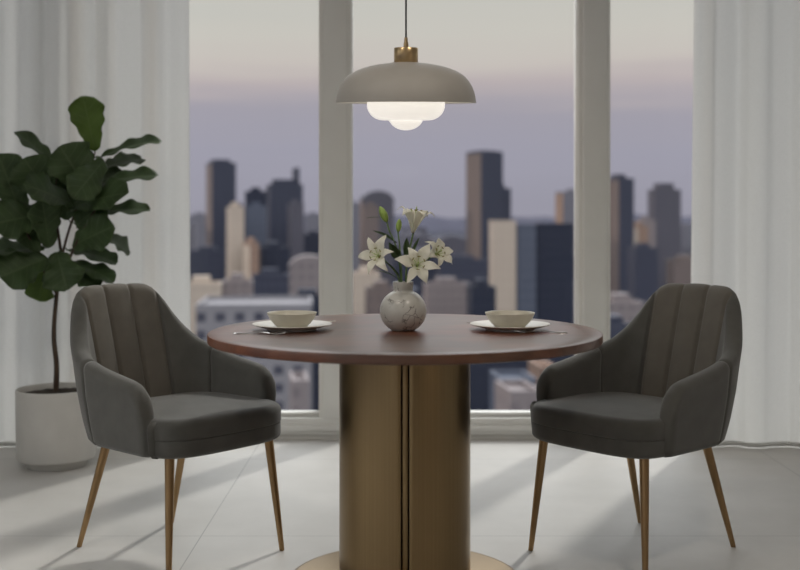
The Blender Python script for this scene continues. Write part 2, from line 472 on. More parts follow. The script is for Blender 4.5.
# ------------------------------------------------------------------ curtains
def curtain(name, xa_top, xb_top, xa_bot, xb_bot, seed, label, folds):
    rnd = random.Random(seed)
    nx, nz = 420, 26
    ph = [rnd.uniform(0, 6.28) for _ in range(6)]
    def fold(u, w):
        # pinch-pleat folds gathered irregularly, softening towards the hem
        a = u * folds * 2 * PI
        d = .55 * math.sin(a + .9 * math.sin(a * .31 + ph[0]) + ph[1]) + .25 * math.sin(a * .53 + ph[2]) + .22 * math.sin(a * 1.9 + ph[3] + .6 * w)
        d = math.copysign(abs(d) ** .8, d)
        return d * .050 * (1. - .35 * w) + .004 * w * math.sin(a * .27 + ph[4])
    vs, fs = [], []
    for j in range(nz + 1):
        w = 1 - j / nz
        z = .006 + (ZC - .05) * (j / nz)
        for i in range(nx + 1):
            u = i / nx
            xa = xa_top + (xa_bot - xa_top) * w; xb = xb_top + (xb_bot - xb_top) * w
            x = xa + (xb - xa) * u + .008 * math.sin(u * folds * 2 * PI * 2 + ph[5])
            vs.append((x, 5.205 + fold(u, w), z))
    for j in range(nz):
        for i in range(nx):
            a = j * (nx + 1) + i
            fs.append((a, a + 1, a + nx + 2, a + nx + 1))
    t = thing(name, label, 'curtain', ((xa_bot + xb_bot) / 2, 5.205, 0))
    me_o = from_data('cloth', vs, fs, M['sheer'], t)
    me_o.location = -Vector(t.location)
    hem = []
    vs2, fs2 = [], []
    for i in range(nx + 1):
        x, y, z = vs[i]
        for dy, dz in ((-.002, .0), (-.002, .022), (.002, .022), (.002, .0)): vs2.append((x, y + dy, .004 + dz))
    for i in range(nx):
        for q in range(4):
            a, b = i * 4 + q, i * 4 + (q + 1) % 4
            fs2.append((a, b, b + 4, a + 4))
    fs2 += [(0, 1, 2, 3), tuple(nx * 4 + q for q in (3, 2, 1, 0))]
    h = from_data('hem', vs2, fs2, M['sheer'], t); h.location = -Vector(t.location)
    return t
curtain('curtain', -2.75, -1.028, -2.75, -1.012, 4, 'sheer white pleated curtain hanging behind the potted fig', 7.5)
curtain('curtain', 1.425, 3.3, 1.392, 3.3, 11, 'sheer white pleated curtain hanging behind the chair farther from the plant', 7.5)
tr = box('curtain_rail', XL + .05, XR - .05, 5.18, 5.23, ZC - .035, ZC, M['frame'], None, .004)
tag(tr, 'slim white ceiling rail carrying the sheer curtains', 'rail')

# ------------------------------------------------------------------ dining table
TX, TY = .0145, 3.25
tb = thing('dining_table', 'round dark walnut dining table on a bronze drum pedestal', 'table', (TX, TY, 0))
rt = .586
lathe('tabletop', [(0, .738), (rt - .006, .738), (rt - .002, .739), (rt, .742), (rt, .760), (rt - .0015, .7635), (rt - .005, .765), (rt - .06, .765), (0, .765)], M['walnut'], tb, 128, 28)
# drum: two half shells with a narrow recessed reveal and a raised centre strip facing the camera and the back
def drum():
    rc = .197
    def ring(z):
        pts = []
        n = 96
        g = .0125            # half width of reveal
        for half in range(2):
            a0 = -PI / 2 + half * PI
            pts += [((rc - .022) * math.cos(a0 - g / rc), (rc - .022) * math.sin(a0 - g / rc)), ]
            pts += [((rc - .022) * math.cos(a0 + g / rc), (rc - .022) * math.sin(a0 + g / rc)), ]
            for i in range(n + 1):
                a = a0 + g / rc + (PI - 2 * g / rc) * i / n
                rr = rc - (.0025 if i in (0, n) else 0)
                pts.append((rr * math.cos(a), rr * math.sin(a)))
        return [(x, y, z) for x, y in pts]
    a, b = ring(.018), ring(.738)
    n = len(a)
    vs = a + b
    fs = [(i, (i + 1) % n, n + (i + 1) % n, n + i) for i in range(n)] + [tuple(range(n))[::-1], tuple(range(n, 2 * n))]
    return vs, fs
vs, fs = drum()
from_data('pedestal', vs, fs, M['bronze'], tb, True, 30)
bm = bmesh.new()
bm_box(bm, -.0075, .0075, -.193, -.170, .018, .738, .003, 2)
bm_box(bm, -.0075, .0075, .170, .193, .018, .738, .003, 2)
from_bm('centre_strip', bm, M['bronze'], tb)
bm = bmesh.new()
bm_box(bm, -.0122, .0122, -.1765, -.1740, .018, .738); bm_box(bm, -.0122, .0122, .1740, .1765, .018, .738)
from_bm('reveal', bm, M['bronze_dark'], tb)
lathe('base_plate', [(0, 0), (.352, 0), (.356, .003), (.356, .012), (.351, .016), (.340, .018), (0, .018)], M['bronze'], tb, 128, 60)

# ------------------------------------------------------------------ armchairs
LMAX = .70
def plan(L, z):
    """centre line of the wrap-around shell: arc length L from the middle of the back (+ = sitter's left); x forward, y left"""
    s = abs(L); sg = 1 if L >= 0 else -1
    hwid, xb, xs = .262, -.245, -.06        # half width, back, where the straight side starts
    # table of the quarter superellipse by arc length
    return s, sg
_q = []
def _build_q():
    hwid, xb, xs, p = .250, -.245, -.06, 2.6
    last = None; acc = 0
    for i in range(201):
        a = PI / 2 * i / 200
        x = xs + (xb - xs) * (math.cos(a) ** (2 / p)); y = hwid * (math.sin(a) ** (2 / p))
        if last: acc += math.hypot(x - last[0], y - last[1])
        last = (x, y); _q.append((acc, x, y))
_build_q()
QL = _q[-1][0]
def plan2(L):
    s = abs(L); sg = 1 if L >= 0 else -1
    if s >= QL: return -.06 + (s - QL), sg * .250
    lo, hi = 0, 200
    while hi - lo > 1:
        m = (lo + hi) // 2
        if _q[m][0] <= s: lo = m
        else: hi = m
    a, b = _q[lo], _q[hi]; t = (s - a[0]) / max(1e-9, b[0] - a[0])
    return a[1] + (b[1] - a[1]) * t, sg * (a[2] + (b[2] - a[2]) * t)
ARM_END = QL + .235
Z0 = .372
def top_z(L):
    s = abs(L)
    return hermite([(0, .872), (.105, .868), (.142, .853), (.172, .812), (.200, .757), (.230, .709), (.268, .669), (.325, .643), (QL + .03, .624), (QL + .10, .612), (QL + .165, .600), (QL + .20, .576), (QL + .222, .536), (ARM_END, .49)], s)
def shell_pt(L, z, n):
    x, y = plan2(L)
    e = 1e-3
    x1, y1 = plan2(L + e); x0, y0 = plan2(L - e)
    tx, ty = x1 - x0, y1 - y0; l = math.hypot(tx, ty); tx /= l; ty /= l
    nx, ny = ty, -tx                         # outward normal (away from the seat)
    if nx * (x + .06) + ny * y < 0: nx, ny = -nx, -ny
    h = (z - Z0) / .5
    back = max(0., min(1., (-.0 - x) / .24)); back = back * back * (3 - 2 * back)
    lean = back * (.125 * h + .015 * h * h)
    fl = 1 + .05 * h - .05 * (1 - min(1, max(0, h * 3))) * 1
    px = x + nx * n - lean
    py = (y + ny * n) * fl
    # underside pulled in
    if z < Z0 + .10:
        q = (1 - (z - Z0) / .10) ** 2
        px += back * .022 * q
    return (px, py, z)

SEAMS = (-.150, -.050, .050, .150)
def relief(L):
    """depth of the channel seams (0 on a pad's crest, 1 in a seam)"""
    d = min(abs(L - s) for s in SEAMS)
    return math.exp(-(d / .006) ** 2) * 1.0 + .35 * math.exp(-(d / .028) ** 2)

def shell_part(L0, L1, nu, t, channel, soft0, soft1):
    nv = 20
    Ls = []
    for i in range(nu + 1):
        Ls.append(L0 + (L1 - L0) * i / nu)
    extra = []
    for s, e in ((soft0, 0), (soft1, 1)):
        for f in (.02, .08, .2, .4, .65):
            extra.append(L0 + s * f if e == 0 else L1 - s * f)
    Ls = sorted(set(Ls + extra), reverse=(L1 < L0))
    rings = []
    for L in Ls:
        dl0, dl1 = abs(L - L0), abs(L - L1)
        k = 1.
        for s, d in ((soft0, dl0), (soft1, dl1)):
            if d < s: k = min(k, math.sqrt(max(0, 1 - (1 - d / s) ** 2)))
        k = max(k, .10)
        zt = top_z(L); tt = t * k
        cut = (1 - k) * t * .5
        zt -= cut; zb = Z0 + cut
        r = tt / 2
        ring = []
        rl = relief(L) if channel else 0
        zc = zt - r
        for j in range(nv + 1):               # outer side, up
            ring.append(shell_pt(L, zb + r * .6 + (zc - zb - r * .6) * j / nv, r))
        for q in range(1, 8):                 # rolled top
            a = PI * q / 8
            ring.append(shell_pt(L, zc + r * math.sin(a) * (1 - .12 * rl), r * math.cos(a) + (0.012 * rl * max(0, -math.cos(a)))))
        for j in range(nv, -1, -1):           # inner side, down
            f = j / nv
            bulge = .008 * (1 - rl) * (1 if channel else .4)
            ring.append(shell_pt(L, zb + r * .6 + (zc - zb - r * .6) * f, -r - bulge * math.sin(PI * min(1, f * .5 + .5)) + (.010 * rl)))
        for q in range(1, 4):                 # rolled bottom
            a = PI * q / 4
            ring.append(shell_pt(L, zb + r * .6 - r * .6 * math.sin(a), -r * math.cos(a)))
        rings.append(ring)
    n = len(rings[0])
    vs = [p for r_ in rings for p in r_]
    fs = []
    for i in range(len(rings) - 1):
        for k2 in range(n):
            fs.append((i * n + k2, i * n + (k2 + 1) % n, (i + 1) * n + (k2 + 1) % n, (i + 1) * n + k2))
    for base in (0, (len(rings) - 1) * n):    # end caps as strips across the thickness
        m_ = nv + 1
        o_ = [base + j for j in range(m_)]; i_ = [base + m_ + 7 + (nv - j) for j in range(m_)]
        for j in range(nv): fs.append((o_[j], o_[j + 1], i_[j + 1], i_[j]))
        fs.append(tuple([o_[-1]] + [base + m_ + q for q in range(7)] + [i_[-1]]))
        fs.append(tuple([i_[0]] + [base + 2 * m_ + 7 + q for q in range(3)] + [o_[0]]))
    return vs, fs, Ls, n, nv

def cushion(z0, z1, grow, rnd, crown, zr):
    """seat slab: plan follows the inside of the shell and runs out to a gently bowed front"""
    n = 96
    def outline(k):
        pts = []
        for i in range(n):
            a = 2 * PI * i / n
            p = 5.0
            ca, sa = math.cos(a), math.sin(a)
            x = math.copysign(abs(ca) ** (2 / p), ca); y = math.copysign(abs(sa) ** (2 / p), sa)
            X = .045 + x * (.225 + grow - k) + (.012 * (1 - y * y) if x > 0 else 0)
            wid = (.254 + grow - k) if x > -.2 else (.254 + grow - k) * (1 - .10 * min(1, (-.2 - x) / .8))
            Yy = y * wid * (1 - .06 * max(0, -x))
            pts.append((X, Yy))
        return pts
    rings = []
    prof = []
    for i in range(7):
        a = PI / 2 * i / 6
        prof.append((zr - zr * math.sin(a), z0 + zr * .9 * (1 - math.cos(a))))
    for i in range(7):
        a = PI / 2 * i / 6
        prof.append((rnd - rnd * math.cos(a), z1 - rnd * (1 - math.sin(a))))
    for k, z in prof: rings.append([(x, y, z) for x, y in outline(k)])
    for f in (.75, .5, .25):
        r0 = rings[-1] if f == .75 else base
        if f == .75: base = rings[-1]
        rings.append([(.045 + (x - .045) * f, y * f, z + crown * (1 - f * f)) for x, y, z in base])
    vs = [p for r_ in rings for p in r_]; fs = []
    for i in range(len(rings) - 1):
        for q in range(n): fs.append((i * n + q, i * n + (q + 1) % n, (i + 1) * n + (q + 1) % n, (i + 1) * n + q))
    vs.append((.045, 0, z1 + crown)); c = len(vs) - 1
    b = (len(rings) - 1) * n
    for q in range(n): fs.append((b + q, b + (q + 1) % n, c))
    fs.append(tuple(reversed(range(n))))
    return vs, fs

def make_chair():
    t = thing('armchair', '', 'chair')
    split = QL - .05
    vs, fs, Ls, n, nv = shell_part(-split - .004, split + .004, 150, .058, True, .010, .010)
    br = from_data('backrest', vs, fs, [M['fabric'], M['taupe']], t)
    for p in br.data.polygons:                # the channelled panel is a warmer cloth
        ks = [v % n for v in p.vertices]; L = sum(Ls[v // n] for v in p.vertices) / len(ks)
        if abs(L) < SEAMS[-1] and min(ks) >= nv + 4 and max(ks) <= 2 * (nv + 1) + 7: p.material_index = 1
    for sg in (1, -1):
        vs, fs = shell_part(sg * split, sg * ARM_END, 44, .060, False, .010, .030)[:2]
        from_data('armrest', vs, fs, M['fabric'], t)
    vs, fs = cushion(.374, .431, .000, .004, 0, .022)
    from_data('seat_base', vs, fs, M['fabric'], t)
    vs, fs = cushion(.4305, .494, .001, .026, .010, .005)
    from_data('seat_cushion', vs, fs, M['fabric'], t)
    for x, y, sp in ((.205, .200, .035), (.205, -.200, .035), (-.175, .160, .128), (-.175, -.160, .128)):
        fx = x + math.copysign(sp if x > 0 else sp, x); fy = y + math.copysign(.03, y)
        p0, p1 = Vector((x, y, .385)), Vector((fx, fy, .0))
        lg = tube('leg', [p0, p0.lerp(p1, .5), p0.lerp(p1, .985), p1], [.0155, .0125, .0085, .0080], M['leg'], t, 16)
    return t
ch = make_chair()
ch.location = (-.724, 3.57, 0); ch.rotation_euler = (0, 0, R(-41))
ch['label'] = 'charcoal channel-back armchair with gold legs, beside the potted fig'
ch['group'] = 'upholstered armchairs at the round table'
ch2 = copy_tree(ch)
ch2.location = (.766, 3.57, 0); ch2.rotation_euler = (0, 0, R(180 + 41))
ch2['label'] = 'charcoal channel-back armchair with gold legs, across the table from the plant'

# ------------------------------------------------------------------ table settings
TZ = .765
def plate_at(x, y, label):
    t = lathe('plate', [(0, .002), (.070, .002), (.073, 0), (.079, 0), (.081, .004), (.105, .010), (.128, .0165), (.131, .0185), (.1300, .0200), (.127, .0192), (.104, .0135), (.083, .0085), (.078, .0075), (0, .0075)], M['plate'], None, 96, 60)
    t.scale = (SC, SC, SC); t.location = (x, y, TZ + .0005)
    tag(t, label, 'plate', 'white dinner plates')
    return t
def bowl_at(x, y, label):
    t = lathe('bowl', [(0, .004), (.040, .004), (.043, 0), (.049, 0), (.051, .004), (.062, .014), (.073, .028), (.0795, .043), (.0815, .0465), (.0805, .0480), (.0785, .0470), (.0755, .0405), (.068, .025), (.057, .013), (.045, .0085), (0, .008)], M['bowl'], None, 96, 60)
    t.scale = (SC, SC, SC); t.location = (x, y, TZ + .0080)
    tag(t, label, 'bowl', 'sand coloured soup bowls')
    return t
PLX, PRX, PY = -.327, .333, 3.27
SC = .926
plate_at(PLX, PY, 'white dinner plate with a shallow rim, set for the chair by the plant')
plate_at(PRX, PY, 'white dinner plate with a shallow rim, set away from the plant')
bowl_at(PLX, PY, 'sand coloured soup bowl on the plate nearer the plant')
bowl_at(PRX, PY, 'sand coloured soup bowl on the plate farther from the plant')

def flat_outline(bm, pts, z, thick, arch):
    """extruded closed outline (x along, y across) with a height profile arch(x)"""
    n = len(pts)
    top = [bm.verts.new((x, y, z + arch(x) + thick)) for x, y in pts]
    bot = [bm.verts.new((x, y, z + arch(x))) for x, y in pts]
    bm.faces.new(top); bm.faces.new(bot[::-1])
    for i in range(n):
        j = (i + 1) % n
        bm.faces.new((top[i], top[j], bot[j], bot[i]))
def strip(bm, st, thick, arch):
    """st: list of (x, y_centre, half_width)"""
    vs = []
    for x, yc, h in st:
        z = arch(x)
        vs.append([bm.verts.new((x, yc - h, z)), bm.verts.new((x, yc + h, z)), bm.verts.new((x, yc + h * .8, z + thick)), bm.verts.new((x, yc - h * .8, z + thick))])
    for a, b in zip(vs, vs[1:]):
        for q in range(4): bm.faces.new((a[q], a[(q + 1) % 4], b[(q + 1) % 4], b[q]))
    bm.faces.new(vs[0][::-1]); bm.faces.new(vs[-1])
def fork_arch(x): return .0008 + .005 * math.exp(-((x - .095) / .035) ** 2) + (.006 * max(0, (x - .15) / .035) if x > .15 else 0)
def make_fork():
    t = thing('fork', '', 'fork')
    bm = bmesh.new()
    strip(bm, [(x, 0, h) for x, h in ((0, .004), (.006, .0075), (.03, .0075), (.06, .0055), (.09, .0032), (.115, .003), (.122, .006), (.13, .0105), (.142, .0118))], .0028, fork_arch)
    from_bm('handle', bm, M['steel'], t)
    bm = bmesh.new()
    for i in range(4):
        y = -.0092 + i * .00613
        strip(bm, [(.1415, y, .0024), (.155, y, .0019), (.168, y, .0017), (.180, y * .94, .0008)], .0018, fork_arch)
    from_bm('tines', bm, M['steel'], t)
    return t
def make_knife():
    t = thing('table_knife', '', 'knife')
    bm = bmesh.new()
    strip(bm, [(x, 0, h) for x, h in ((0, .005), (.005, .0078), (.05, .0075), (.085, .0055), (.092, .004))], .005, lambda x: .0006)
    from_bm('handle', bm, M['steel'], t)
    bm = bmesh.new()
    strip(bm, [(x, y, h) for x, y, h in ((.090, 0, .004), (.100, .001, .0075), (.15, .001, .009), (.185, .003, .007), (.205, .006, .0015))], .0016, lambda x: .0012)
    from_bm('blade', bm, M['steel'], t)
    return t
fk = make_fork(); fk.location = (-.484, 3.155, TZ); fk.rotation_euler = (0, 0, R(-9)); fk.scale = (.86, .86, .86)
fk['label'] = 'steel fork lying in front of the plate nearer the plant'; fk['group'] = 'forks'
f2 = copy_tree(fk); f2.location = (.492, 3.175, TZ); f2.rotation_euler = (0, 0, R(180 - 5))
f2['label'] = 'steel fork lying in front of the plate farther from the plant'
kn = make_knife(); kn.location = (-.415, 3.505, TZ); kn.rotation_euler = (0, 0, R(2))
kn['label'] = 'steel table knife mostly hidden behind the plate nearer the plant'; kn['group'] = 'table knives'
k2 = copy_tree(kn); k2.location = (.420, 3.475, TZ); k2.rotation_euler = (0, 0, R(180 - 4))
k2['label'] = 'steel table knife mostly hidden behind the plate farther from the plant'

# ------------------------------------------------------------------ vase and lilies
VX, VY = .0095, 3.245
DV = VY - 3.40
prof = [(0, .003), (.028, .003), (.030, 0)]
for i in range(0, 24):
    a = -PI / 2 + .471 + (PI - .471 - .428) * i / 23
    prof.append((.0735 * math.cos(a), .0615 + .069 * math.sin(a)))
prof += [(.0300, .1285), (.0310, .1345), (.0325, .150), (.0318, .1535), (.0295, .1540), (.0275, .1520), (.0262, .136), (.0262, .127), (.045, .114), (.060, .095), (.066, .065), (.060, .038), (.045, .018), (0, .010)]
va = lathe('vase', prof, M['marble'], None, 80, 60)
va.scale = (.955, .955, .955); va.location = (VX, VY, TZ)
tag(va, 'round white stone vase with dark veins in the middle of the table', 'vase')

def blade(base, tip, normal, width, curl, m, name, parent, sides=10, nl=14, shape='leaf', fold=.15, wave=0., pet=None, seed=0, petr=.0022):
    """leaf or petal: axis base->tip, facing normal; curl bends it back along the normal"""
    base, tip, normal = Vector(base), Vector(tip), Vector(normal)
    a = tip - base; ln = a.length; a /= ln
    n = (normal - a * normal.dot(a)).normalized(); b = a.cross(n)
    rnd = random.Random(seed); p1, p2 = rnd.uniform(0, 6), rnd.uniform(0, 6)
    vs, fs, uvs = [], [], []
    W = 6
    for i in range(nl + 1):
        t = i / nl
        if shape == 'fig':
            w = interp([(0, .10), (.05, .30), (.18, .50), (.35, .62), (.5, .82), (.68, 1.0), (.82, .95), (.92, .70), (.97, .45), (1, .12)], t)
        elif shape == 'petal':
            w = interp([(0, .22), (.15, .42), (.4, .85), (.55, 1.), (.75, .80), (.9, .42), (1, .04)], t)
        else:
            w = interp([(0, .12), (.2, .6), (.45, 1.), (.7, .8), (.9, .35), (1, .03)], t)
        for j in range(-W, W + 1):
            v = j / W
            edge = 1 + (.07 * math.sin(t * 26 + p1 + (2 if v > 0 else 0)) * abs(v) ** 3 if wave else 0)
            off = fold * width * .5 * abs(v) * w + curl * ln * (t * (.88 if shape == 'fig' else .55) - t * t)
            off += wave * width * (abs(v) ** 2) * math.sin(t * 17 + p2 + (1.7 if v > 0 else 0))
            vs.append(base + a * (ln * t) + b * (v * w * width * .5 * edge) + n * off); uvs.append((v, t))
    row = 2 * W + 1
    for i in range(nl):
        for j in range(2 * W):
            q = i * row + j
            fs.append((q, q + 1, q + row + 1, q + row))
    nf = len(fs)
    if pet is not None:
        pv, pf = tube_data([Vector(pet), (Vector(pet) + base) * .5 + Vector((0, 0, .008)), base + a * ln * .03], petr, 6, len(vs))
        vs += pv; fs += pf; uvs += [(.5, .5)] * len(pv)
    me = bpy.data.meshes.new(name); me.from_pydata([tuple(v) for v in vs], [], fs); me.update()
    ul = me.uv_layers.new(name='UVMap')
    for lp in me.loops: ul.data[lp.index].uv = uvs[lp.vertex_index]
    o = link(name, me, m, parent)
    if name in ('leaf', 'petal') :
        md = o.modifiers.new('thickness', 'SOLIDIFY'); md.thickness = .0007 if shape != 'fig' else .0012
    return o

NECK = Vector((VX, VY, TZ + .150))
def rot_basis(ax):
    ax = Vector(ax).normalized()
    u = ax.orthogonal().normalized(); v = ax.cross(u)
    return ax, u, v
def petal_mesh(parent, c, ax, u, v, ang, Rr, H, width, name='petal', seed=0, back=.25, pw=1.45):
    d = u * math.cos(ang) + v * math.sin(ang)
    side = ax.cross(d).normalized()
    vs, fs, uvs = [], [], []
    nl, W = 16, 4
    for i in range(nl + 1):
        t = i / nl
        r = Rr * (.06 + .94 * t ** pw)
        h = H * (math.sin(min(1, t * 1.12) * PI / 2)) - back * H * max(0, t - .62) ** 2 / .144
        w = interp([(0, .16), (.2, .45), (.42, .88), (.55, 1.), (.72, .78), (.88, .40), (1, .03)], t) * width * .5
        for j in range(-W, W + 1):
            q = j / W
            cup = .28 * w * (q * q) * (1 - .5 * t)
            rip = .0022 * math.sin(t * 14 + seed + q) * abs(q) ** 2
            vs.append(c + d * r + ax * (h + cup + rip) + side * (q * w)); uvs.append((q, t))
    row = 2 * W + 1
    for i in range(nl):
        for j in range(2 * W):
            k3 = i * row + j; fs.append((k3, k3 + 1, k3 + row + 1, k3 + row))
    me = bpy.data.meshes.new(name); me.from_pydata([tuple(p) for p in vs], [], fs); me.update()
    ul = me.uv_layers.new(name='UVMap')
    for lp in me.loops: ul.data[lp.index].uv = uvs[lp.vertex_index]
    o = link(name, me, M['petal'], parent)
    md = o.modifiers.new('thickness', 'SOLIDIFY'); md.thickness = .0008
    return o

def lily(throat, axis, Rr, H, width, roll, foot, mid, label, back=.25, pw=1.45):
    root = thing('lily', label, 'flower', foot, 0, 'white lilies in the vase')
    inv = -Vector(foot)
    ax, u, v = rot_basis(axis)
    kids = []
    path = smooth_path([foot, Vector(foot).lerp(Vector(mid), .5), mid, throat - ax * .012, throat + ax * .004], 6)
    kids.append(tube('stem', path, [.0026] * (len(path) - 2) + [.0034, .0042], M['stem'], root, 8))
    rj = random.Random(int(roll * 1000))
    for q in range(6):
        inner = q % 2; ja, jr, jb = rj.uniform(-.16, .16), rj.uniform(.88, 1.10), rj.uniform(.6, 2.2)
        kids.append(petal_mesh(root, throat, ax, u, v, roll + q * PI / 3 + ja, Rr * jr, H * (.96 if inner else 1.04), width * (1.12 if inner else .86), seed=q * 1.7 + roll, back=back * jb, pw=pw))
    for q in range(6):
        ang = roll + q * PI / 3 + .5
        d = u * math.cos(ang) + v * math.sin(ang)
        tip = throat + ax * (H * .98) + d * (Rr * .30)
        p = [throat + d * .002, throat + ax * H * .6 + d * Rr * .09, tip]
        st = tube('stamen', smooth_path(p, 4), .0008, M['filament'], root, 6)
        side = ax.cross(d).normalized()
        an = tube('anther', [tip - side * .0055, tip - side * .003, tip + side * .003, tip + side * .0055], [.0005, .0015, .0015, .0005], M['anther'], st, 6)
        kids.append(st)
    p = [throat, throat + ax * H * .7, throat + ax * H * 1.12]
    kids.append(tube('pistil', p, [.0022, .0013, .0020], M['filament'], root, 6))
    for kd in kids:
        kd.location = inv
    return root
def foot(dx, dy): return Vector((VX + dx, VY + dy, TZ + .022))
lily(P(380, 257, 3.40 + DV), (-.42, -.86, .28), .061, .034, .030, .35, foot(-.012, -.004), P(398, 276, 3.40 + DV), 'open white lily leaning out toward the potted fig')
lily(P(417, 266, 3.37 + DV), (.10, -.93, .30), .066, .036, .034, .15, foot(.010, -.010), P(407, 278, 3.39 + DV), 'large open white lily facing forward above the vase neck')
lily(P(433, 256, 3.44 + DV), (.62, -.62, .42), .058, .036, .032, .7, foot(.016, .008), P(412, 272, 3.43 + DV), 'white lily peeping out from behind the forward-facing one')
lily(P(413, 233, 3.42 + DV), (.14, -.08, 1.0), .060, .072, .034, .2, foot(.002, .010), P(407, 262, 3.42 + DV), 'topmost white lily flaring upward, highest in the bouquet', .20, 1.05)

def bud_stem(pts, tip_dir, size, label, leaves):
    f = Vector(pts[0])
    root = thing('lily_bud', label, 'flower bud', f, 0, 'unopened lily buds in the vase')
    path = smooth_path(pts, 6)
    kids = [tube('stem', path, .0021, M['stem'], root, 8)]
    p = Vector(pts[-1]); d = Vector(tip_dir).normalized()
    L = size
    kids.append(tube('bud', [p + d * L * s for s in (0, .08, .25, .5, .75, .92, 1.)], [.0022, L * .12, L * .20, L * .23, L * .18, L * .09, L * .02], M['bud'], root, 12))
    for b, tpt, nn, w, cu in leaves:
        kids.append(blade(b, tpt, nn, w, cu, M['lily_leaf'], 'leaf', root, fold=.3))
    for kd in kids: kd.location = -f
    return root
bud_stem([foot(-.006, .006), P(401, 284, 3.40 + DV), P(397, 250, 3.41 + DV), P(389, 230, 3.41 + DV), P(387, 222, 3.41 + DV)], (-.45, -.1, 1), .052,
         'pale green lily bud at the tip of the tallest stem, highest bud',
         [(P(402, 262, 3.39 + DV), P(389, 243, 3.36 + DV), (-.3, -1, .3), .030, .10), (P(397, 243, 3.41 + DV), P(374, 229, 3.40 + DV), (.1, -.5, 1), .018, .18), (P(381, 217, 3.42 + DV), P(366, 217.5, 3.44 + DV), (0, -.2, 1), .006, .05)])
bud_stem([foot(.0, .004), P(402, 284, 3.40 + DV), P(400, 250, 3.40 + DV), P(398, 232, 3.40 + DV)], (.12, 0, 1), .040,
         'small green lily bud standing upright beside the topmost lily',
         [(P(408, 262, 3.41 + DV), P(419, 237, 3.43 + DV), (-.3, -.8, .3), .012, .08), (P(405, 258, 3.41 + DV), P(407, 238, 3.42 + DV), (.4, -.9, .1), .022, .06),
          (P(400, 276, 3.40 + DV), P(384, 259, 3.39 + DV), (.2, -.5, 1), .009, .20), (P(399, 279, 3.39 + DV), P(377, 268, 3.38 + DV), (.2, -.4, 1), .006, .25)])

# ------------------------------------------------------------------ pendant lamp
LX, LY = .018, 3.25
ZR = 1.449
pl = thing('pendant_lamp', 'taupe dome pendant lamp with a brass neck hanging over the table', 'lamp', (LX, LY, ZR))
sub = bpy.data.objects
TILT = R(5.2)
def shade_prof():
    out = [(.2105, 0), (.2100, .006), (.2075, .022), (.2020, .040), (.1920, .060), (.176, .079), (.150, .0955), (.115, .108), (.080, .115), (.048, .1195), (.036, .121), (0, .121)]
    inn = [(0, .112), (.048, .110), (.080, .106), (.113, .099), (.147, .087), (.171, .072), (.187, .054), (.197, .036), (.2035, .018), (.2065, .001)]
    return out, inn
o_, i_ = shade_prof()
def dense(pr):
    pts = smooth_path([(r, 0, z) for r, z in pr], 4)
    return [(max(0, p.x), p.z) for p in pts]
def tilt(o):
    o.rotation_euler = (TILT, 0, 0)
    return o
sh = tilt(lathe('lamp_shade', dense(o_), M['shade'], pl, 96, 60))
li = tilt(lathe('shade_lining', dense(i_) + [(.2105, 0)], M['shade_in'], pl, 96, 60))
tilt(lathe('neck', [(0, .119), (.035, .119), (.0362, .1205), (.0362, .163), (.0350, .1645), (.008, .1645), (0, .1645)], M['brass'], pl, 48, 50))
tilt(lathe('cord_grip', [(0, .164), (.0078, .164), (.0075, .176), (.0055, .184), (.0050, .195), (0, .195)], M['brass'], pl, 24, 50))
top = Matrix.Rotation(TILT, 3, 'X') @ Vector((0, 0, .19))
tube('cord', [top, top + Vector((0, 0, .05)), Vector((top.x, top.y, ZC - ZR - .03))], .0028, M['cord'], pl, 10)
cr = lathe('ceiling_rose', [(0, 0), (.05, 0), (.052, .004), (.052, .028), (0, .03)], M['brass'], pl, 48)
cr.location = (top.x, top.y, ZC - ZR - .03)
# opal diffuser: a wide rounded tier with a smaller bulb below
pr = [(0, .075), (.1165, .070), (.1172, .0)]
for i in range(0, 13):
    a = PI / 2 * i / 12
    pr.append((.0672 + .050 * math.cos(a), -.006 - .046 * math.sin(a)))
pr += [(.050, -.0525), (0, -.0525)]
tilt(lathe('diffuser', pr, M['opal'], pl, 96, 60))
pr = [(.0, -.040)] + [(.0530 * math.cos(a), -.040 - .042 * math.sin(a)) for a in [PI / 2 * i / 16 for i in range(16)]] + [(0, -.082)]
tilt(lathe('globe', pr, M['opal'], pl, 64, 60))

# ------------------------------------------------------------------ unseen ceiling spotlights, added for warm fill over the near side
for i, (x, y) in enumerate(((-1.1, 1.75), (1.0, 1.75))):
    d = thing('fill_spotlight', ('added unseen ceiling fill spotlight on the plant side of the room', 'added unseen ceiling fill spotlight on the side away from the plant')[i], 'lamp', (x, y, ZC - .012), 0, 'added ceiling fill spotlights')
    lathe('trim_ring', [(.045, .011), (.045, .002), (.062, 0), (.070, .004), (.070, .0115), (.045, .0115)], M['frame'], d, 40)
    lathe('lens', [(0, .006), (.0445, .006), (.0445, .010), (0, .010)], M['opal'], d, 40)
    l = bpy.data.lights.new('fill_beam', 'SPOT'); l.energy = 46; l.color = (1, .90, .78); l.spot_size = R(110); l.spot_blend = .8; l.shadow_soft_size = .10
    lo = bpy.data.objects.new('fill_beam', l); C.objects.link(lo); lo.parent = d; lo.location = (0, 0, -.06)
    lo.rotation_euler = (Vector((0, 3.4, .6)) - Vector((x, y, ZC))).to_track_quat('-Z', 'Y').to_euler()

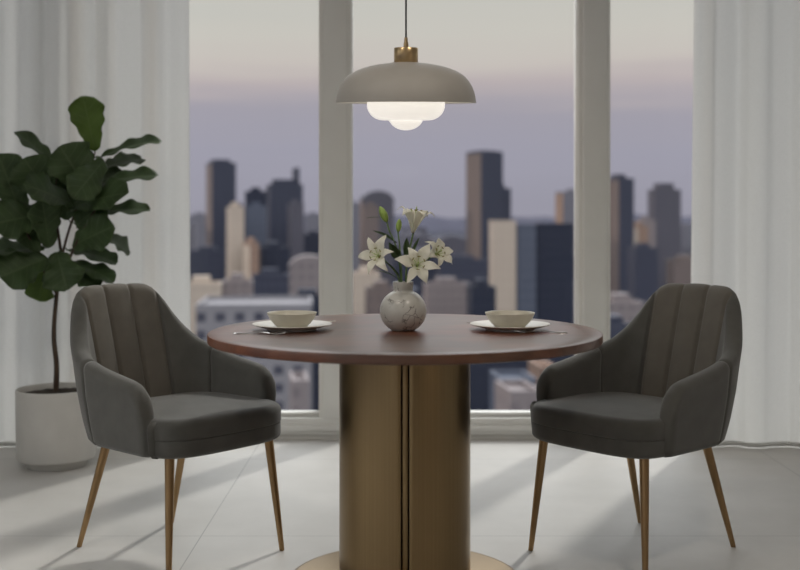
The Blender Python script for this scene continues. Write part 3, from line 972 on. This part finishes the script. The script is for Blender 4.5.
# ------------------------------------------------------------------ potted fiddle-leaf fig
FX, FY = -1.536, 4.83
pot = thing('flower_pot', 'round off-white ceramic planter on a recessed foot by the curtain', 'pot', (FX, FY, 0))
lathe('pot_body', [(0, .03), (.150, .03), (.166, .034), (.1705, .045), (.1735, .20), (.1745, .338), (.1725, .344), (.168, .345), (.1655, .342), (.1635, .315), (.155, .10), (0, .09)], M['ceramic'], pot, 96, 60)
lathe('pot_foot', [(0, 0), (.128, 0), (.131, .003), (.131, .031), (0, .031)], M['ceramic'], pot, 96, 60)
vs, fs = [], []
rnd = random.Random(3)
pr = [(.1637, .316)] + [(.163 * (1 - i / 10), .318 + rnd.uniform(-.004, .006) + .012 * (i / 10)) for i in range(1, 10)] + [(0, .331)]
vs, fs = lathe_data([(0, .28), (.160, .28)] + pr, 48)
vs = [(x, y, z + (rnd.uniform(-.004, .005) if z > .3 and math.hypot(x, y) < .155 else 0)) for x, y, z in vs]
from_data('soil', vs, fs, M['soil'], pot)

fig = thing('fiddle_leaf_fig', 'tall fiddle-leaf fig with broad dark leaves in the off-white planter', 'plant', (FX, FY, .325))
kids = []
def F(px, py, dy=0.): return P(px, py, FY + dy)
tr = smooth_path([F(56, 392), F(56.5, 365), F(54, 340), F(54.5, 318), F(57, 292)], 8)
kids.append(tube('trunk', tr, [.0125 - .004 * i / (len(tr) - 1) for i in range(len(tr))], M['bark'], fig, 12))
brs = [[F(57, 294), F(49, 280, -.03), F(38, 258, -.06), F(24, 228, -.07), F(2, 203, -.06)],
       [F(57, 294), F(60, 268, .02), F(66, 240, .03), F(76, 210, .02), F(88, 180, .0), F(95, 152, -.01)],
       [F(58, 290), F(66, 268, -.04), F(76, 244, -.07), F(88, 222, -.08), F(98, 205, -.06)],
       [F(62, 258, .02), F(58, 232, .06), F(54, 205, .06), F(56, 180, .04), F(62, 166, .03)]]
bpts = []
for b in brs:
    p = smooth_path(b, 7); bpts += p[4:]
    kids.append(tube('branch', p, [.0078 - .0045 * i / (len(p) - 1) for i in range(len(p))], M['bark'], fig, 8))
UP = (0, -.35, 1)
LV = [  # base px, tip px, depth offsets, width px, normal, curl, young
 (95,151, 83,96, 0,-.03, 35, (.35,-1,.1), .06, 1),
 (62,172, 15,131, .02,-.04, 30, (.25,-.42,1), .14, 0),
 (100,158, 161,139, 0,.05, 30, (0,-.45,1), .22, 0),
 (103,168, 142,158, .02,.16, 34, (0,-.62,1), .12, 2),
 (93,186, 158,174, -.03,-.02, 32, (0,-.5,1), .18, 0),
 (88,192, 60,146, -.05,-.12, 50, (.25,-1,.55), .08, 0),
 (104,160, 73,198, -.02,-.20, 34, (.5,-1,.25), .10, 0),
 (52,202, 24,158, -.02,-.10, 46, (-.1,-1,.45), .10, 0),
 (22,216, -2,154, -.05,-.08, 44, (.2,-1,.3), .08, 0),
 (74,206, 24,184, -.03,-.22, 46, (.1,-1,.9), .12, 0),
 (70,208, 128,192, -.03,-.16, 40, (0,-1,.8), .12, 0),
 (92,214, 150,209, 0,.03, 31, (.1,-.5,1), .20, 0),
 (48,214, -8,224, -.06,-.18, 50, (0,-1,.55), .10, 0),
 (72,246, 114,226, -.06,-.16, 38, (.25,-1,.35), .06, 0),
 (49,248, 42,198, -.04,-.14, 34, (.7,-1,.1), .06, 0),
 (44,250, -14,251, -.04,-.10, 40, (0,-.42,1), .12, 0),
 (48,258, 0,277, -.05,-.16, 48, (.1,-1,.45), .08, 0),
 (57,252, 67,290, -.04,-.12, 42, (.1,-1,.25), .08, 0),
 (46,268, 38,301, .02,.02, 32, (-.1,-1,.15), .05, 1),
 (66,250, 117,262, .02,-.02, 29, (.15,-.45,1), .20, 0),
 (68,262, 114,281, .0,-.06, 29, (.2,-.48,1), .22, 0),
 (68,272, 99,287, -.02,-.08, 28, (.25,-.6,1), .16, 0),
 (104,236, 130,251, .06,.14, 30, (.3,-.7,1), .10, 2),
 (66,220, 74,178, .03,.06, 44, (-.2,-1,.3), .06, 0),
 (44,226, 18,242, -.02,-.08, 46, (.1,-1,.5), .08, 0),
 (76,226, 104,202, -.02,-.05, 42, (.2,-1,.5), .08, 0),
 (70,196, 42,172, .04,.10, 40, (.2,-1,.5), .06, 0),
 (86,205, 112,190, .05,.12, 34, (.1,-.8,.8), .08, 0),
 (88,182, 122,170, .04,.10, 30, (.1,-.7,.9), .10, 0),
]
M['leaf_pale'] = make_leaf('fig_leaf_pale_underside', (.085, .115, .065), (.12, .15, .09), .35, (.13, .19, .08))
for i, (bx, by, tx, ty, d0, d1, w, nn, cu, yg) in enumerate(LV):
    b = F(bx, by, d0); t_ = F(tx, ty, d1)
    near = min(bpts, key=lambda q: (q - b).length)
    o = blade(b, t_, nn, w / FPX * FY, cu, (M['leaf'], M['leaf_young'], M['leaf_pale'])[yg], 'leaf', fig, shape='fig', fold=.18, wave=.05, pet=near, seed=i, nl=20, petr=.0026)
    if yg == 1: o['label'] = 'bright young green leaf'
    kids.append(o)
inv = -Vector(fig.location)
for kd in kids: kd.location = inv

# ------------------------------------------------------------------ city beyond the glass
GZ = -72.0
def facade(name, wall, glass, fx=3.0, fz=3.4, wx=.55, wz=.5, contrast=1.):
    m, nt, b = new_mat(name)
    tc = nd(nt, 'ShaderNodeTexCoord'); sep = nd(nt, 'ShaderNodeSeparateXYZ'); nt.links.new(tc.outputs['Object'], sep.inputs[0])
    ad = nd(nt, 'ShaderNodeMath', operation='ADD'); nt.links.new(sep.outputs['X'], ad.inputs[0]); nt.links.new(sep.outputs['Y'], ad.inputs[1])
    def cell(src, size, frac):
        d = nd(nt, 'ShaderNodeMath', operation='DIVIDE'); nt.links.new(src, d.inputs[0]); d.inputs[1].default_value = size
        f = nd(nt, 'ShaderNodeMath', operation='FRACT'); nt.links.new(d.outputs[0], f.inputs[0])
        g = nd(nt, 'ShaderNodeMath', operation='LESS_THAN'); nt.links.new(f.outputs[0], g.inputs[0]); g.inputs[1].default_value = frac
        return g
    gx, gz = cell(ad.outputs[0], fx, wx), cell(sep.outputs['Z'], fz, wz)
    an = nd(nt, 'ShaderNodeMath', operation='MULTIPLY'); nt.links.new(gx.outputs[0], an.inputs[0]); nt.links.new(gz.outputs[0], an.inputs[1])
    nrm = nd(nt, 'ShaderNodeNewGeometry'); sn = nd(nt, 'ShaderNodeSeparateXYZ'); nt.links.new(nrm.outputs['True Normal'], sn.inputs[0])
    az = nd(nt, 'ShaderNodeMath', operation='ABSOLUTE'); nt.links.new(sn.outputs['Z'], az.inputs[0])
    lt = nd(nt, 'ShaderNodeMath', operation='LESS_THAN'); nt.links.new(az.outputs[0], lt.inputs[0]); lt.inputs[1].default_value = .5
    a2 = nd(nt, 'ShaderNodeMath', operation='MULTIPLY'); nt.links.new(an.outputs[0], a2.inputs[0]); nt.links.new(lt.outputs[0], a2.inputs[1])
    n = nd(nt, 'ShaderNodeTexNoise', Scale=.05, Detail=3.); nt.links.new(tc.outputs['Object'], n.inputs['Vector'])
    r = ramp(nt, [(.3, tuple(c * .92 for c in wall) + (1,)), (.7, tuple(c * 1.08 for c in wall) + (1,))])
    nt.links.new(n.outputs['Fac'], r.inputs[0])
    mx = nd(nt, 'ShaderNodeMixRGB'); nt.links.new(a2.outputs[0], mx.inputs[0]); nt.links.new(r.outputs[0], mx.inputs[1]); mx.inputs[2].default_value = glass + (1,)
    nt.links.new(mx.outputs[0], b.inputs['Base Color'])
    b.inputs['Roughness'].default_value = .6; b.inputs['Specular IOR Level'].default_value = .2
    return m
FM = {
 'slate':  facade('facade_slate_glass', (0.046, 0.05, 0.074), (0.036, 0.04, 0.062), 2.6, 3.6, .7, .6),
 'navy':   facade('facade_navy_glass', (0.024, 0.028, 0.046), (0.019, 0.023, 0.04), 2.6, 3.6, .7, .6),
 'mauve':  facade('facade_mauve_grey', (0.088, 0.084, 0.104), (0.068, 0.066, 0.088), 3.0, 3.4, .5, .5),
 'haze':   facade('facade_hazy_lilac', (0.15, 0.146, 0.172), (0.13, 0.127, 0.155), 3.0, 3.4, .5, .5),  # distance haze painted into the facade as a paler lilac
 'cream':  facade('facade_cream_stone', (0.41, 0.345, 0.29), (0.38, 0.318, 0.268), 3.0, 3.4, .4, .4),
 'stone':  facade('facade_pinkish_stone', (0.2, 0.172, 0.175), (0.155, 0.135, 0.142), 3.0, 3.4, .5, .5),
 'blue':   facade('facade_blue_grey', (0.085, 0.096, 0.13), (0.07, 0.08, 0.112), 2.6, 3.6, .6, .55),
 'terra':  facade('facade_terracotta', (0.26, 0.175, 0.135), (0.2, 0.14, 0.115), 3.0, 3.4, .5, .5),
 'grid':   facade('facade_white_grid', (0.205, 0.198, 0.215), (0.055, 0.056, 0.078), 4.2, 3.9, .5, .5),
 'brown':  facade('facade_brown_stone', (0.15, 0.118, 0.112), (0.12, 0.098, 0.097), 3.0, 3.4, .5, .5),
}
def building(x0, xm, x1, ytop, Y, wallm, label, phi=18, dmax=45, dmin=12, ybot=None, crown=None, side=None, name='office_tower', group=None, cat='building'):
    """body whose near corner sits on the sight line of column xm; roof at row ytop; footprint rotated by phi"""
    f = R(phi); c = math.cos(f); s = math.sin(f)
    Cx = (xm - CX) * Y / FPX
    k1 = (x1 - CX) / FPX
    w = (k1 * Y - Cx) / (c - k1 * s)
    k0 = (x0 - CX) / FPX
    den = (s + k0 * c)
    d = (Cx - k0 * Y) / den if abs(den) > .02 and x0 < xm else w
    if d <= 0: d = w
    d = min(max(d, dmin), dmax)
    zt = EYE - (ytop - HY) * Y / FPX
    t = thing(name, label, cat, (Cx, Y, GZ), f, group)
    H = zt - GZ
    bm = bmesh.new(); bm_box(bm, 0, w, 0, d, 0, H)
    body = from_bm('tower_body', bm, FM[wallm], t, False)
    if side:                                     # flank recoloured to paint low sunlight onto it
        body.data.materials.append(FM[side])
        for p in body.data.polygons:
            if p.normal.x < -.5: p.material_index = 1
    bm = bmesh.new()                             # parapet
    for a in ((0, w, 0, .5), (0, w, d - .5, d), (0, .5, .5, d - .5), (w - .5, w, .5, d - .5)):
        bm_box(bm, a[0] - .04, a[1] + .04, a[2] - .04, a[3] + .04, H - .2, H + 1.0)
    from_bm('parapet', bm, FM[wallm], t, False)
    if crown == 'dome':
        vs, fs = [], []
        n = 12
        for j in range(2):
            for i in range(n + 1):
                a = PI * i / n
                vs.append((w / 2 - w / 2 * math.cos(a), j * d, H + w * .30 * math.sin(a)))
        for i in range(n): fs.append((i, i + 1, n + 2 + i, n + 1 + i))
        fs.append(tuple(range(n + 1))); fs.append(tuple(range(n + 1, 2 * n + 2))[::-1])
        from_data('vaulted_roof', vs, fs, FM[wallm], t, False)
    elif isinstance(crown, (list, tuple)):
        for nm, fx0, fx1, dh, mm in crown:       # set-back upper tiers / spires, as fractions of the width
            box(nm, w * fx0, w * fx1, d * .15, d * .85, H - .2, H + dh * Y / FPX, FM[mm or wallm], t)
    else:
        box('plant_room', w * .25, w * .7, d * .25, d * .75, H - .1, H + 3.0, FM[wallm], t)
    return t
# through the bay beside the potted fig
building(206, 212, 236, 164, 640, 'slate', 'tall slate glass tower with a flank tinted sunlit brown, nearest the fig', 22, side='brown', crown=[('upper_tier', .12, .80, 5, None)])
building(227, 229, 244, 209, 470, 'cream', 'slim cream stone tower standing before the tall slate one', 14, side='cream')
building(236, 237, 245, 209, 500, 'mauve', 'narrow grey-mauve slab behind the slim cream tower', 8)
building(244, 245, 267, 193, 560, 'navy', 'dark teal-navy office block between two taller towers', 6)
building(244, 246, 266, 208, 520, 'blue', 'blue-grey glass block below the dark teal-navy one', 6)
building(243, 250, 259, 245, 455, 'terra', 'small terracotta block beside the slim cream tower', 20, side='cream')
building(266, 270, 303, 186, 600, 'slate', 'stepped slate tower with a slanting spire on its crown', 12, crown=[('upper_tier', .15, .92, 7, None), ('spire', .80, .92, 19, None)])
building(288, 291, 304, 205, 560, 'mauve', 'grey shoulder tower joined against the stepped slate one', 10)
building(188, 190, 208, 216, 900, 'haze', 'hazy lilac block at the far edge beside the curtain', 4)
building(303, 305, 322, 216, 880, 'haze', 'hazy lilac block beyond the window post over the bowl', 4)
building(302, 304, 324, 236, 640, 'slate', 'squat slate block in front of a hazy lilac one', 4)
building(186, 188, 226, 253, 520, 'slate', 'wide low slate building at the foot of the tall slate tower', 5)
building(255, 262, 290, 250, 465, 'navy', 'low navy block behind the vaulted pinkish hall', 10)
building(286, 289, 330, 268, 330, 'stone', 'pinkish stone hall with a vaulted roof', 6, crown='dome', name='vaulted_hall')
building(180, 182, 221, 287, 330, 'cream', 'broad cream building partly behind the charcoal chair by the plant', 8)
building(221, 223, 252, 284, 345, 'stone', 'plain pinkish-grey low building between cream and navy ones', 6)
building(250, 252, 288, 278, 385, 'slate', 'flat slate-blue block beside the vaulted hall', 6)
building(190, 196, 312, 309, 235, 'grid', 'pale grid-fronted apartment block seen behind the wooden table', 5, dmax=30, crown=(), name='apartment_block')
building(284, 287, 330, 302, 290, 'navy', 'navy block beside the pale grid-fronted apartment block', 5)
# through the middle bay
building(362, 363, 394, 200, 620, 'mauve', 'round-topped mauve tower behind the lilies', 10, crown='dome', side='terra')
building(363, 364, 379, 208, 560, 'brown', 'brown stone slab in front of the round-topped mauve tower', 4)
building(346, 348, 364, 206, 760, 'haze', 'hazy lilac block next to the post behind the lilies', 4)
building(466, 481, 503, 153, 560, 'slate', 'tallest dark slate tower with a flank tinted sunlit brown, centre skyline', 30, side='brown', crown=[('upper_tier', .12, .85, 3, None)])
building(500, 501, 511, 190, 575, 'slate', 'lower slate step joined to the tallest tower', 30)
building(491, 492, 516, 223, 380, 'cream', 'cream stone block standing before the tallest tower', 0, dmax=12, crown=())
building(515.5, 516.7, 536.3, 227, 381, 'blue', 'blue-grey block between the cream and the near-black towers', 0, dmax=25, crown=())
building(536, 537, 574, 226, 382, 'navy', 'near-black glass block beside the second window post', 0, crown=[('plant_room', .02, .14, 3, 'terra'), ('plant_room', .15, .8, 1, None)])
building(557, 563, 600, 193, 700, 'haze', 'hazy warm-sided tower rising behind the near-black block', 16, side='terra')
building(352, 354, 380, 276, 400, 'cream', 'cream block behind the white stone vase', 6)
building(366, 368, 398, 292, 330, 'brown', 'brown low block just over the table edge by the vase', 6)
building(425, 428, 470, 286, 420, 'stone', 'pinkish-grey low block on the far side of the vase', 8)
building(436, 440, 490, 262, 520, 'slate', 'low slate block behind the pinkish-grey one', 6)
building(470, 472, 496, 290, 335, 'navy', 'low navy block at the foot of the cream block', 5, dmax=25)
building(440, 442, 466, 240, 760, 'mauve', 'mid-distance mauve block below the far hills', 6)
# through the bay behind the second chair
building(609, 619, 634, 180, 520, 'slate', 'slate-blue tower with a flank tinted sunlit brown beside the second post', 26, side='brown')
building(652, 655, 681, 191, 640, 'mauve', 'broad mauve tower with a narrower crown near the curtain', 8, crown=[('upper_tier', .18, .78, 8, None)])
building(633, 638, 648, 228, 560, 'terra', 'small warm terracotta block between two towers', 16, side='cream')
building(641, 643, 656, 222, 590, 'stone', 'stone block tucked against the broad mauve tower', 8, dmax=30)
building(634, 636, 658, 250, 480, 'slate', 'low dark slate block below the terracotta one', 6)
building(679, 681, 700, 228, 700, 'haze', 'hazy lilac block half hidden by the curtain', 4)
building(672, 674, 702, 262, 520, 'brown', 'brown low block at the curtain edge', 4)
building(606, 608, 645, 306, 300, 'stone', 'pale pinkish flat-roofed building above the chair arm', 6)
building(604, 606, 636, 330, 260, 'slate', 'low slate block beneath the pale pinkish building', 6)

building(455, 458, 580, 346, 250, 'navy', 'dark navy low block close below, seen under the table edge by the second chair', 3, dmax=20, crown=())
building(498, 501, 536, 384, 212, 'blue', 'blue-grey low roof in front of the dark navy block, lowest but one', 6, dmax=16, crown=())
building(538, 541, 556, 371, 222, 'terra', 'small brick-red low block in front of the dark navy one', 6, dmax=14, crown=())
building(508, 511, 542, 397, 180, 'stone', 'pale pinkish low roof, lowest of the roofs seen under the table', 8, dmax=14, crown=())
building(290, 292, 309, 386, 195, 'stone', 'pale pinkish low roof beside the foot of the grid-fronted block', 8, dmax=14, crown=())

# crowded low blocks between the towers
rnd = random.Random(21)
COL = {'slate': 'slate-blue', 'mauve': 'mauve', 'stone': 'pinkish stone', 'navy': 'navy', 'brown': 'brown', 'haze': 'hazy lilac', 'cream': 'cream'}
protos = {}
def low_block(x, y, w, d, h, key, rz):
    nm = COL[key]
    near = y < 560
    if near:
        lab = 'low %s city roof block down among the near streets' % nm; g = 'near low %s blocks' % nm
    else:
        lab = 'small distant %s block in the hazy low skyline' % nm; g = 'distant low %s blocks' % nm
    t = thing('low_building', lab, 'building', (x, y, GZ), rz, g)
    bm = bmesh.new(); bm_box(bm, -w/2, w/2, -d/2, d/2, 0, h)
    from_bm('block_body', bm, FM[key], t, False)
    box('roof_unit', -w * .2, w * .25, -d * .2, d * .2, h - .1, h + 3, FM['haze' if rnd.random() < .3 else key], t)
placed = []
def free(x, y, r):
    return all((x - a) ** 2 + (y - b) ** 2 > (r + q) ** 2 for a, b, q in placed)
for o in list(bpy.data.objects):
    if o.get('category') == 'building':
        bd = [c for c in bpy.data.objects if c.parent == o and c.name.startswith('tower_body')][0]
        w, d = bd.dimensions.x, bd.dimensions.y
        c = Matrix.Rotation(o.rotation_euler.z, 3, 'Z') @ Vector((w / 2, d / 2, 0)) + o.location
        placed.append((c.x, c.y, max(w, d) * .55))
cnt = 0
for i in range(2600):
    y = rnd.choice((rnd.uniform(330, 560), rnd.uniform(400, 1000), rnd.uniform(700, 2200)))
    x = (rnd.uniform(180, 705) - CX) / FPX * y
    far = y > 560
    w, d = rnd.uniform(14, 30) * (1.6 if far else 1), rnd.uniform(12, 24) * (1.5 if far else 1)
    r = max(w, d) * .62
    if not free(x, y, r): continue
    h = rnd.uniform(6, 22) if not far else rnd.uniform(25, 58)
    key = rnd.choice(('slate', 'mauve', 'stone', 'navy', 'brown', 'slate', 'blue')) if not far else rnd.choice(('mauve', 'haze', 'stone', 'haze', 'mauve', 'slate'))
    if key == 'blue': key = 'slate'
    low_block(x, y, w, d, h, key, rnd.uniform(-.2, .2)); placed.append((x, y, r)); cnt += 1
    if cnt >= 170: break
cnt = 0
for i in range(1500):                            # the same streets run on to either side
    y = rnd.choice((rnd.uniform(420, 800), rnd.uniform(600, 1600)))
    px = rnd.choice((rnd.uniform(-250, 180), rnd.uniform(705, 1050)))
    x = (px - CX) / FPX * y
    w, d = rnd.uniform(24, 46), rnd.uniform(20, 36)
    r = max(w, d) * .62
    if not free(x, y, r): continue
    far = y > 560
    h = rnd.uniform(8, 24) if not far else rnd.uniform(25, 80)
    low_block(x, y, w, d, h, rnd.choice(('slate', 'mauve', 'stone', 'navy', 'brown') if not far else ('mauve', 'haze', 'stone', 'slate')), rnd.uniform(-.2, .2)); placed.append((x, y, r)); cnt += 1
    if cnt >= 80: break
gm = mat('city_ground', (.05, .052, .066), .9, spec=0., noise=.5, nscale=.02, coord='Object')
struct(box('city_ground', -6000, 6000, 12, 9000, GZ - 1, GZ, gm))
# far hills
vs, fs = [], []
n = 160
for i in range(n + 1):
    x = -2600 + 5200 * i / n
    h = 20 + 14 * math.sin(i * .11) + 9 * math.sin(i * .31 + 1) + 5 * math.sin(i * .83)
    vs += [(x, 6500, GZ), (x, 6700, EYE + max(4, h * .75)), (x, 7200, GZ)]
for i in range(n):
    a = i * 3
    fs += [(a, a + 1, a + 4, a + 3), (a + 1, a + 2, a + 5, a + 4)]
hm = mat('hazy_hills', (.070, .070, .092), .95, spec=0., noise=.08, nscale=.01)
struct(from_data('hills', vs, fs, hm))

# ------------------------------------------------------------------ sky, sun, camera
W = bpy.data.worlds.new('dusk_sky'); bpy.context.scene.world = W; W.use_nodes = True
nt = W.node_tree; bg = nt.nodes['Background']
tc = nd(nt, 'ShaderNodeTexCoord'); sep = nd(nt, 'ShaderNodeSeparateXYZ'); nt.links.new(tc.outputs['Generated'], sep.inputs[0])
mp = nd(nt, 'ShaderNodeMapping'); mp.inputs['Scale'].default_value = (1.6, 1.6, 26.)
nt.links.new(tc.outputs['Generated'], mp.inputs['Vector'])
n = nd(nt, 'ShaderNodeTexNoise', Scale=1.5, Detail=4., Roughness=.5); nt.links.new(mp.outputs[0], n.inputs['Vector'])
ma = nd(nt, 'ShaderNodeMath', operation='MULTIPLY_ADD'); nt.links.new(n.outputs['Fac'], ma.inputs[0]); ma.inputs[1].default_value = .055; 
sb = nd(nt, 'ShaderNodeMath', operation='SUBTRACT'); nt.links.new(sep.outputs['Z'], sb.inputs[0]); sb.inputs[1].default_value = .0275
nt.links.new(sb.outputs[0], ma.inputs[2])
mr = nd(nt, 'ShaderNodeMapRange'); mr.inputs['From Min'].default_value = -.1; mr.inputs['From Max'].default_value = .9
nt.links.new(ma.outputs[0], mr.inputs['Value'])
def zz(z): return (z + .1) / 1.0
sky = ramp(nt, [(0, lin((70, 72, 84))), (zz(-.02), lin((120, 118, 132))), (zz(0.), lin((158, 155, 168))), (zz(.06), lin((164, 161, 175))), (zz(.095), lin((168, 163, 174))),
                (zz(.118), lin((192, 180, 181))), (zz(.14), lin((206, 197, 191))), (zz(.17), lin((207, 202, 194))), (zz(.20), lin((202, 200, 193))), (zz(.24), lin((202, 201, 196))),
                (zz(.4), (2.0, 2.02, 2.05, 1)), (1, (2.6, 2.65, 2.75, 1))])
nt.links.new(mr.outputs[0], sky.inputs[0]); nt.links.new(sky.outputs[0], bg.inputs['Color'])
bg.inputs['Strength'].default_value = 1.0

def sun(name, d, e, col, ang):
    l = bpy.data.lights.new(name, 'SUN'); l.energy = e; l.color = col; l.angle = R(ang)
    o = bpy.data.objects.new(name, l); C.objects.link(o)
    o.rotation_euler = Vector(d).to_track_quat('-Z', 'Y').to_euler()
    o.location = (0, 8, 6)
    return o
hx, hy = -.55, -1.0
hl = math.hypot(hx, hy)
sun('bright_sky_opening', (hx / hl, hy / hl, -math.tan(R(42))), 1.55, (1, .96, .90), 3)
sun('low_dusk_sun', (1, -.3, -.14), .75, (1, .75, .56), 1)

cam = bpy.data.cameras.new('camera'); co = bpy.data.objects.new('camera', cam); C.objects.link(co)
co.location = (0, 0, EYE); co.rotation_euler = (PI / 2, 0, 0)
cam.sensor_width = 36; cam.lens = FPX / 800 * 36; cam.sensor_fit = 'HORIZONTAL'
cam.shift_y = -(285 - HY) / 800
cam.clip_end = 20000; cam.clip_start = .05
cam.dof.use_dof = True; cam.dof.focus_distance = 3.5; cam.dof.aperture_fstop = 2.0
sc = bpy.context.scene
sc.camera = co
sc.view_settings.view_transform = 'Standard'; sc.view_settings.look = 'None'
sc.view_settings.gamma = 1; sc.view_settings.use_curve_mapping = False
sc.view_settings.exposure = 0.0
sc.cycles.use_denoising = True
sc.cycles.max_bounces = 10; sc.cycles.diffuse_bounces = 6; sc.cycles.transparent_max_bounces = 16
sc.cycles.sample_clamp_indirect = 6
